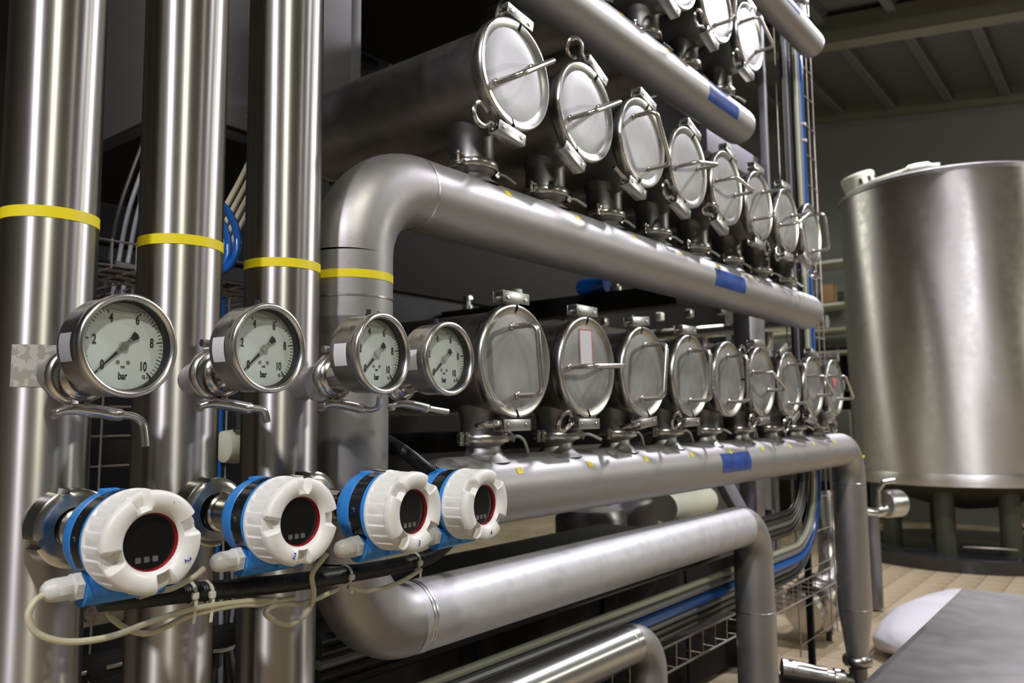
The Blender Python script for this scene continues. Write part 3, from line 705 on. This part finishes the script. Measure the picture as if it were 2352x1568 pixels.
for z in (1.715, 1.765): sg += [((.62, 1.62, z), (.74, 1.62, z)), ((.735, 1.60, z), (.80, 2.3, z)), ((.60, 1.60, z), (1.35, 1.60, z))]
sg += [((.76+.05*k, 1.60, 1.71), (.76+.05*k, 1.60, 1.77)) for k in range(12)]
sg += [((.76+.05*k, 1.60, 1.71), (.76+.05*k, 2.1, 1.71)) for k in range(12)]
wires('wire_tray', 'galvanised wire cable tray crossing level with the yellow tapes', sg)
for k in range(6):
    tag(MB().tube(smooth([(.62, 1.66+.03*k, 1.722+.004*(k % 3)), (.8, 1.65+.03*k, 1.726), (1.0, 1.67+.03*k, 1.722), (1.3, 1.66+.03*k, 1.728)], 5), .009, 8).obj('tray_cable', 'hoseg' if k % 2 else 'hosed'),
        'one of the grey cables lying in the wire tray behind the tall pipes', 'cable', 'cables in the wire tray')
sg = [((.62, 1.6, 1.4+z), (.93, 1.6, 1.4+z)) for z in (.035, -.022, -.080, -.137, -.195, -.252)]+[((.752, 1.595, 1.47), (.745, 1.595, .9)), ((.90, 1.595, 1.47), (.90, 1.595, .9))]
wires('wire_grid', 'open wire grid behind the lever of the nearest gauge', sg)
t = thing('hose_coil', 'coil of glossy blue hose between the second and third tall pipes', 'hose', (.922, 1.56, 1.805))
for k in range(3):
    MB().tube(arc((-.008*k, .014*k, -.012*k), .094-.006*k, 0, 2*PI, 40, v=(0, .12, 1)), .0085, 12, False).obj('hose_loop', 'hoseb', t)
for k in range(4):
    tag(MB().tube(smooth([(1.0+.02*k, 1.68, 1.76), (1.02+.02*k, 1.69, 1.82), (1.065+.02*k, 1.70, 1.90), (1.13+.02*k, 1.73, 2.0), (1.20+.02*k, 1.76, 2.12)], 5), .007, 8).obj('loose_cable', 'cream'),
        'one of the pale cables slanting up past the blue hose coil', 'cable', 'pale cables by the blue coil')
for k, (x, m, lab) in enumerate([(1.008, 'hoseb', 'blue vertical hose in the gap between the second and third tall pipes'), (1.024, 'hoseg', 'thin grey vertical rod beside the blue hose between tall pipes')]):
    tag(MB().tube([(x, 1.6, .3), (x, 1.6, 1.68)], .0065 if k == 0 else .0025, 8).obj('vertical_hose', m), lab, 'hose')
t = thing('diaphragm_valve', 'stained white round valve in the gap between the second and third tall pipes', 'valve', (1.035, 1.58, 1.35))
MB().lathe([(-.035, .02), (-.03, .034), (0, .038), (.03, .034), (.035, .02)], ax='X', seg=24, cap=(True, True)).obj('body', 'pale', t)
MB().box((.012, -.01, .062), (.022, .03, .055), .003).obj('actuator_box', 'brkt', t)
for sx, sz in ((.03, .034), (-.01, .036), (.03, -.034)): MB().tube([(sx-.012, -.028, sz), (sx+.016, -.028, sz)], .0055, 6).obj('bolt', 'bolt', t)
t = thing('cable_bundle', 'grey hoses tied in a bundle low between the second and third tall pipes', 'hose')
for k in range(5):
    x = .985+.011*k
    MB().tube(smooth([(x, 1.58, 1.12), (x-.006+.004*k, 1.58, 1.02), (x, 1.575, .93), (x+(k-2)*.014, 1.57, .80), (x+(k-2)*.03, 1.57, .60)], 5), .006, 8).obj('hose', ('hoseg', 'hosed')[k % 2], t)
MB().lathe([(-.004, .030), (.004, .030)], (1.007, 1.577, .93), 'Z', 20).obj('tie', 'tie', t)
t = thing('slotted_rail', 'dark slotted rail with a small beige block, low between the first two tall pipes', 'rail', (.78, 1.55, 1.06))
MB().box((0, 0, -.10), (.5, .05, .035), .003).obj('rail', 'dark', t)
for k in range(3): MB().box((-.09+.07*k, -.027, -.10), (.035, .004, .008), .002).obj('slot_insert', 'brkt', t)
MB().box((.01, -.02, .02), (.07, .03, .04), .003).obj('beige_block', 'pale', t)
MB().lathe([(0, .018), (.03, .018)], (-.06, -.02, 0), 'Y', 12, cap=(True, True)).obj('knob', 'bolt', t)

# ------------------------------------------------------------ rack frame, added dark sheets and light blocker
def post(x, y, z0, z1, wx, wy, m, lab, name='rack_post'):
    return tag(MB().box((x, y, (z0+z1)/2), (wx, wy, z1-z0), .004).obj(name, m), lab, 'post')
post(4.57, 1.80, 0, 2.6, .23, .10, 'frame', 'broad dark rack post under the header pipes near their far end')
post(3.60, 1.31, 1.9, 4.6, .035, .03, 'framegrey', 'narrow pale rack post beside the topmost drums at the far end')
t = thing('rack_post', 'slim lilac grey post behind the last upper row drum', 'post', (4.12, 1.36, 0))
MB().box((0, 0, 2.1), (.055, .05, 1.6), .004).obj('body', 'framegrey', t)
MB().box((0, .01, .65), (.03, .03, 1.3), .003).obj('lower_strut', 'dark', t)
post(3.04, 1.80, 2.2, 3.585, .22, .1, 'dark', 'black post at the rack end behind the topmost drums')
tag(MB().beam((3.03, 1.38, 2.545), (3.70, 1.38, 2.545), .08, .11, .003).obj('cross_beam', 'framegrey'), 'pale flat cross beam bracing the far end of the rack above the upper drums', 'beam')
tag(MB().beam((3.9, 1.80, 1.25), (4.44, 1.80, .80), .05, .09, .003).obj('diagonal_brace', 'framegrey'), 'diagonal brace below the middle header pipe near its far end', 'brace')
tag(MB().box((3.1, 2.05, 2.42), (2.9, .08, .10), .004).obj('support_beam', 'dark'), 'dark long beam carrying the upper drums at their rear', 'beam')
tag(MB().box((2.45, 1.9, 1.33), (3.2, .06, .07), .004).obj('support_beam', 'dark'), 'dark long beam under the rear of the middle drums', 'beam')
tag(MB().box((1.9, 2.37, 3.62), (3.0, 2.3, .06), .004).obj('light_blocker', 'dark'), 'added dark plate over the drum rack that blocks light', 'light blocker')  # plate added above the view, blocks light so the rack rear goes dark
tag(MB().box((4.35, 3.6, 3.45), (8.1, .05, 2.5), .004).obj('dark_backdrop', 'dark'), 'added black sheet keeping the space behind the upper drums dark', 'backdrop')  # sheet added so the space behind the upper drums turns black
tag(MB().box((2.9, 3.62, 1.45), (4.8, .05, 1.5), .004).obj('dark_backdrop', 'dark'), 'added dark sheet keeping the space behind the middle drums dark', 'backdrop')  # second added sheet, stands in for darkness behind the middle drums
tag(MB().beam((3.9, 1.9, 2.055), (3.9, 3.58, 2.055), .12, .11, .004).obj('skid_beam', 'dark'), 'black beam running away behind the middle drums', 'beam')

# hoses and bundle at the far end of the rack
def drop_path(x, y, zb, xe):   # straight down, a quarter bend, then level towards the near end of the rack
    rb = x-3.50
    return [(x, y, 4.6), (x, y, 3.0), (x, y, zb+rb)]+[tuple(p) for p in arc((3.50, y, zb+rb), rb, 0, -PI/2, 12)][1:]+[(xe, y, zb)]
hb_ = [(3.835, 'hoseb', .017, 'blue hose dropping down the far end of the rack'), (3.803, 'hoseg', .012, 'grey hose beside the blue hose at the rack end'),
       (3.778, 'pale', .010, 'pale tube in the hose bundle at the rack end')]
for x, m, r, lab in hb_:
    tag(MB().tube(drop_path(x, 1.215, .80+(3.835-x), .95), r, 10).obj('drop_hose', m), lab, 'hose')
for k in range(11):
    x = 3.685+.022*k+(.06 if k > 4 else 0); m = ('hosed', 'hosed', 'hoseg')[k % 3]
    tag(MB().tube(drop_path(x, 1.245, 1.02-(x-3.66), 1.0), .010, 10).obj('bundle_hose', m),
        'one of the dark hoses bundled down the far end of the rack', 'hose', 'dark hoses at the rack end')
tag(MB().tube([(4.06, 1.305, 4.4), (4.06, 1.305, 1.0)], .022, 16).obj('steel_conduit', 'frame'), 'bright steel conduit standing right of the hose bundle', 'pipe')
t = thing('cable_cage', 'tall ladder-like wire cage beside the hoses at the rack end', 'cable tray')
for x in (4.14, 4.22, 3.68): MB().tube([(x, 1.272, 4.5), (x, 1.272, .35)], .0032, 6).obj('wire', 'wire', t)
for k in range(26): MB().tube([(3.68, 1.266, .40+.155*k), (4.22, 1.266, .40+.155*k)], .0022, 6).obj('rung', 'wire', t)
for k, (x, z) in enumerate([(3.835, 2.72), (3.835, 2.80)]):
    tag(MB().lathe([(-.006, .024), (.006, .024)], (x, 1.215, z), 'Z', 16).obj('hose_tie', 'tie'), ('white tie around the hose bundle, upper of two', 'white tie around the hose bundle, lower of two')[1-k], 'cable tie')
t = thing('floor_tray', 'low wire tray full of hoses below the header pipes', 'cable tray')
for z in (.60, .68):
    for y in (1.25, 1.55): MB().tube([(1.2, y, z), (4.3, y, z)], .004, 6).obj('wire', 'wire', t)
for k in range(30): MB().tube([(1.25+.1*k, 1.25, .68), (1.25+.1*k, 1.25, .60), (1.25+.1*k, 1.55, .60), (1.25+.1*k, 1.55, .68)], .003, 6).obj('rung', 'wire', t)
for k in range(9):
    m = 'hoseb2' if k == 4 else 'hosed'
    tag(MB().tube(smooth([(.7, 1.32+.025*k, .66), (1.6, 1.30+.024*k, .635), (2.4, 1.33+.022*k, .64), (3.1, 1.33+.022*k, .64)], 6), .0095, 8).obj('tray_hose', m),
        'one of the black and blue hoses lying in the low tray below the headers', 'hose', 'hoses in the low tray')
tag(MB().tube(smooth([(3.98, 1.50, .95), (3.96, 1.50, .7), (3.9, 1.48, .45), (3.88, 1.48, .02)], 8), .022, 12).obj('grey_hose', 'hoseg'), 'grey hose bending to the floor left of the tapered pipe', 'hose')

# ------------------------------------------------------------ fittings on the tapered pipe and floor piping
t = thing('valve_tee', 'tee fitting coloured as shaded, with polished union below the tapered pipe', 'fitting', (3.99, PY, 0))
MB().lathe([(0.051, .040), (.26, .040), (.27, .055), (.275, .062), (.305, .062), (.315, .052), (.32, .038)], ax='Z', seg=36).obj('body', 'neck', t)  # tee body takes the darker steel, its shade is in the colour
MB().lathe([(.27, .060), (.28, .066), (.30, .066), (.31, .060)], ax='Z', seg=36).obj('union_ring', 'bolt', t)
MB().lathe([(0, .034), (.06, .034), (.065, .048), (.09, .050), (.11, .048), (.112, .036), (.14, .036), (.145, .045), (.19, .045), (.26, .052), (.34, .056)], (0, 0, .19), (-.45, .85, .12), 28).obj('side_arm', 'polish', t)
MB().box((.0, -.042, .10), (.024, .002, .036), .002).obj('small_label', 'sticker', t)
t = thing('clamped_elbow', 'bright steel elbow with a heavy double-ring union beyond the tapered pipe', 'fitting', (5.3, 1.72, .25))
MB().tube(smooth([(0, 0, 0), (.18, -.02, .04), (.42, 0, .12), (.60, .06, .32), (.66, .10, .62)], 6), .11, 28, True).obj('elbow', 'polish', t)
MB().lathe([(-.10, .12), (-.09, .165), (-.03, .165), (-.02, .14), (.01, .14), (.02, .165), (.08, .165), (.09, .12)], (-.02, 0, -.01), (1, -.12, .22), 36).obj('union_ring', 'fit', t)
MB().lathe([(-.18, .12), (-.10, .12)], (-.02, 0, -.01), (1, -.12, .22), 36, cap=(True, True)).obj('stub', 'polish', t)
MB().tube([(.06, -.05, -.13), (.06, -.05, -.25)], .018, 10).obj('foot', 'rubber', t)

# ------------------------------------------------------------ tank
TX, TY, TR = 9.40, 1.497, 1.05
t = thing('storage_tank', 'big cylindrical stainless steel tank standing at the right', 'tank', (TX, TY, 0))
def dent(tt, r, a):
    return tt, r+.006*math.sin(3*a+tt*1.7)*math.sin(2.1*tt+a)+.004*math.sin(11*a+2.3*tt)
MB().lathe([(.76+(3.71-.76)*k/24, TR) for k in range(25)], ax='Z', seg=160, fn=dent).obj('tank_shell', 'tank', t)
MB().lathe([(.755, TR+.004), (.79, TR+.012), (.86, TR+.012), (.872, TR+.004)], ax='Z', seg=128).obj('bottom_rim', 'tank', t)
MB().lathe([(3.69, TR+.008), (3.73, TR+.012), (3.75, TR-.02), (3.80, .6), (3.84, .001)], ax='Z', seg=96).obj('tank_top', 'satin', t)
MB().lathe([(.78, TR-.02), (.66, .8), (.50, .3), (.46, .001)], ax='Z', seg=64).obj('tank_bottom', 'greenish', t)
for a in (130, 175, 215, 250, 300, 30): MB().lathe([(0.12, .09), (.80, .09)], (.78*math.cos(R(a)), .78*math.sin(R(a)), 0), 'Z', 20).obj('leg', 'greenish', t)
MB().lathe([(0, .05), (.001, 1.12), (.11, 1.12), (.12, 1.10), (.12, .001)], ax='Z', seg=96).obj('plinth', 'base', t)
MB().tube(smooth([(-.55, -.5, .75), (-.56, -.5, .45), (-.45, -.65, .30), (-.2, -.85, .30)], 6), .03, 14).obj('drain_pipe', 'bolt', t)
MB().beam((-.95, -.10, .215), (-.88, -.52, .215), .03, .014, .003).obj('glint_strip', 'polish', t)  # bar added for the bright reflected line below the tank
MB().box((-.99, -.30, .80), (.02, .05, .05), .006).obj('scuff_plug', 'frame', t)
mw = thing('tank_manway', 'pale green round hatch with clamps tipped on the tank shoulder', 'hatch', (9.0, 2.22, 3.74), rot=(R(-14), R(-8), 0))
MB().lathe([(-.02, .17), (.20, .17), (.21, .175), (.23, .175), (.245, .16), (.25, .001)], ax='Z', seg=32).obj('hatch_body', 'pale', mw)
for a in (200, 230, 260): MB().box((.176*math.cos(R(a)), .176*math.sin(R(a)), .09), (.03, .03, .17), .008).obj('hatch_clamp', 'polish', mw)
MB().box((.0, -.22, .10), (.10, .07, .05), .01).obj('hinge', 'pale', mw)
tag(MB().tube(smooth([(8.75, 2.32, 3.72), (8.6, 2.1, 3.76), (8.5, 1.8, 3.78), (8.48, 1.6, 3.80), (8.5, 1.4, 3.79)], 6), [.02]*8+[.03]*8+[.05]*6+[.03]*3, 10).obj('cloth_roll', 'pale'), 'pale crumpled roll lying along the tank rim', 'cloth')

t = thing('tank_gauge', 'small round gauge on a sampling valve in front of the tank', 'gauge', (6.6, 1.50, .76))
MB().lathe([(-.13, .001), (-.13, .09), (-.12, .10), (.0, .10), (.012, .097), (.012, .09), (.004, .088), (.004, .001)], ax=(.85, -.50, 0), seg=32, o=(-.03, 0, 0)).obj('case', 'brkt', t)
MB().tube(smooth([(-.12, .04, -.03), (-.2, .10, -.06), (-.28, .16, -.05), (-.36, .2, -.03)], 5), .035, 14).obj('valve_body', 'polish', t)
MB().tube([(-.16, .10, -.05), (-.16, .10, .10), (-.16, .06, .16), (-.10, .0, .17)], .02, 10).obj('handle', 'polish', t)
MB().tube([(-.22, .14, -.05), (-.22, .14, -.5), (-.22, .14, -.74)], .05, 14).obj('stand_pipe', 'frame', t)

# ------------------------------------------------------------ table and sack
t = thing('work_table', 'scratched stainless steel table top in the lower right corner', 'table', (2.0, -.2, 0))
MB().box((.13, 0.0, .79), (2.24, 1.50, .02), .004).obj('table_top', 'table', t)
MB().beam((-1.0, .74, .775), (.62, .74, .775), .02, .05, .004).obj('edge_rail', 'table', t)
for sx in (-.9, 1.15):
    for sy in (-.65, .6): MB().box((sx, sy, .39), (.045, .045, .78), .004).obj('leg', 'frame', t)
def sackf(tt, r, a): return tt, r*(1+.06*math.sin(3*a+5*tt)+.03*math.sin(7*a-9*tt))
o = MB().lathe([(-.80, .02), (-.78, .10), (-.70, .20), (-.45, .26), (0, .28), (.45, .26), (.70, .20), (.78, .10), (.80, .02)], (0, 0, 0), 'X', 40, cap=(True, True), fn=sackf).obj('filled_sack', 'sack', sharp=80)
o.scale = (1, 1, .42); o.location = (5.85, 1.12, .10); o.rotation_euler = (0, 0, R(-3))
tag(o, 'slumped white sack lying on the beige tiles behind the steel table', 'sack')

# ------------------------------------------------------------ far background
t = thing('storage_shelf', 'shelving with dim goods far behind, left of the tank', 'shelf', (11.2, 3.6, 0))
for z in (1.75, 2.25, 2.55, 2.88, 3.45): MB().box((0, 0, z), (.6, 1.5, .04), .004).obj('shelf_board', 'pale' if z > 1.8 else 'greenish', t)
for y in (-.72, 0, .72): MB().box((-.28, y, 1.73), (.05, .05, 3.45), .004).obj('upright', 'rafter', t)
for k in range(4): MB().box((.26, -.5+.35*k, 1.2), (.05, .3, 2.3), .02).obj('dark_panel', 'dark', t)
for k, (y, z, w_, h, m, nm, lab) in enumerate([(-.38, 3.02, .16, .24, 'card', 'carton', 'brown carton on the far shelf'), (-.10, 3.0, .15, .2, 'pale', 'canister', 'pale canister left of the carton on the far shelf'),
         (.14, 3.0, .16, .2, 'pale', 'canister', 'pale canister second left of the carton on the far shelf'), (.05, 3.30, .5, .12, 'dark', 'tool_bag', 'dark bundle on top of the far shelf goods')]):
    if nm == 'carton': tag(MB().box((11.0, 3.6+y, z+.01), (.2, w_, h), .01).box((11.0, 3.6+y, z+.13), (.21, w_+.01, .01), .002).obj(nm, m), lab, 'box')
    elif nm == 'canister': tag(MB().box((11.0, 3.6+y, z+.005), (.14, w_, h), .03).lathe([(0, .03), (.05, .03)], (11.0, 3.6+y, z+.10), 'Z', 12, cap=(True, True)).obj(nm, m), lab, 'canister')
    else: tag(MB().lathe([(-.25, .03), (-.2, .06), (0, .07), (.2, .05), (.25, .02)], (11.0, 3.6+y, z+.245), 'Y', 16, cap=(True, True)).obj(nm, m), lab, 'bag')
# process skid seen between the two rows
names = ['pump_skid']
tag(MB().box((2.3, 1.29, .025), (4.2, .88, .05), .004).obj('dark_floor_sheet', 'dark'), 'added dark sheet standing in for shade on the floor under the drum rack', 'dark sheet')  # near-black sheet added in place of shade on the tiles
t = thing('dark_block', 'added dark block that keeps the space behind the lower header pipes dark', 'machine', (2.0, 1.98, 0))  # block added to darken the gap between the headers, hiding bright floor
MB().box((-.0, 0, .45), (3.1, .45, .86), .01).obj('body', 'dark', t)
for k in range(4): MB().box((-1.15+.76*k, -.235, .46), (.66, .02, .72), .006).obj('block_face', 'dark', t)
t = thing('dark_block', 'small added dark block that dims the floor at the far rack end', 'machine', (4.35, 2.17, 0))  # second added block, stands in for shade over the floor here
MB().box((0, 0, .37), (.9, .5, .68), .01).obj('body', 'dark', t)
MB().box((-.46, 0, .37), (.02, .42, .56), .006).obj('block_face', 'dark', t)
t = thing('process_skid', 'pipework skid with bright valves glimpsed between the middle drums and upper header', 'machine', (5.4, 3.2, 0))
MB().tube([(0, -1.6, 2.02), (0, .3, 2.02)], .045, 14).obj('long_pipe', 'polish', t)
MB().tube([(.2, -1.6, 1.80), (.2, .3, 1.80)], .03, 14).obj('long_pipe', 'polish', t)
MB().tube([(.3, -1.6, 1.62), (.3, .3, 1.62)], .035, 14).obj('long_pipe', 'fit', t)
for k in range(7):
    y = -1.45+.24*k
    MB().tube(smooth([(0, y, 2.05), (.02, y+.02, 1.9), (.1, y+.14, 1.82), (.3, y+.15, 1.6)], 5), .03, 12).obj('branch_pipe', ('polish', 'fit')[k % 2], t)
    MB().lathe([(-.05, .05), (.05, .05)], (.1, y+.2, 1.72), 'Y', 14, cap=(True, True)).obj('valve_body', ('pale', 'polish')[k % 2], t)
    MB().box((.0, y+.1, 2.16), (.06, .05, .06), .01).obj('top_fitting', ('polish', 'pale', 'fit')[k % 3], t)
for y in (-1.0, .1): MB().box((.5, y, 1.1), (.08, .08, 2.2), .005).obj('skid_post', 'frame', t)
MB().box((.6, -.6, 1.2), (.05, 1.9, .5), .005).obj('back_board', 'greenish', t)
tag(MB().lathe([(-.09, .001), (-.09, .04), (-.07, .05), (.07, .05), (.09, .04), (.09, .001)], (3.9, 2.45, 2.16), 'Y', 24).obj('blue_drum', 'hoseb'), 'small blue drum on the black beam under the upper header', 'drum')
for k, y in enumerate((2.3, 3.0, 3.4)):
    tag(MB().lathe([(0, .035), (.03, .035), (.035, .02), (.06, .02), (.07, .035), (.09, .03)], (3.9, y, 2.11), 'Z', 16, cap=(True, True)).obj('fitting', ('fit', 'pale', 'polish')[k]),
        ('dull fitting on the black beam beside the blue drum', 'pale fitting standing mid way along the black beam', 'bright fitting on the far part of the black beam')[k], 'fitting')
# vats seen low under the middle header
for k, (x, y, r, h, lab) in enumerate([(4.3, 2.75, .22, .85, 'dark round vessel standing low behind the lower header pipe'), (4.9, 2.9, .26, .95, 'grey barrel farther right behind the lower header pipe')]):
    tag(MB().lathe([(0, r*.8), (.05, r), (h-.05, r), (h, r*.9), (h+.02, .001)], (x, y, 0), 'Z', 32).obj('vat', 'frame'), lab, 'vat')
t = thing('rinse_trough', 'pale horizontal pipes with rounded tops behind the dark rack post', 'pipework', (5.2, 2.4, .9))
for z, r in ((.17, .09), (-.05, .09)): MB().tube([(-.6, 0, z), (.0, .0, z)], r, 20).obj('fat_pipe', 'pale', t)
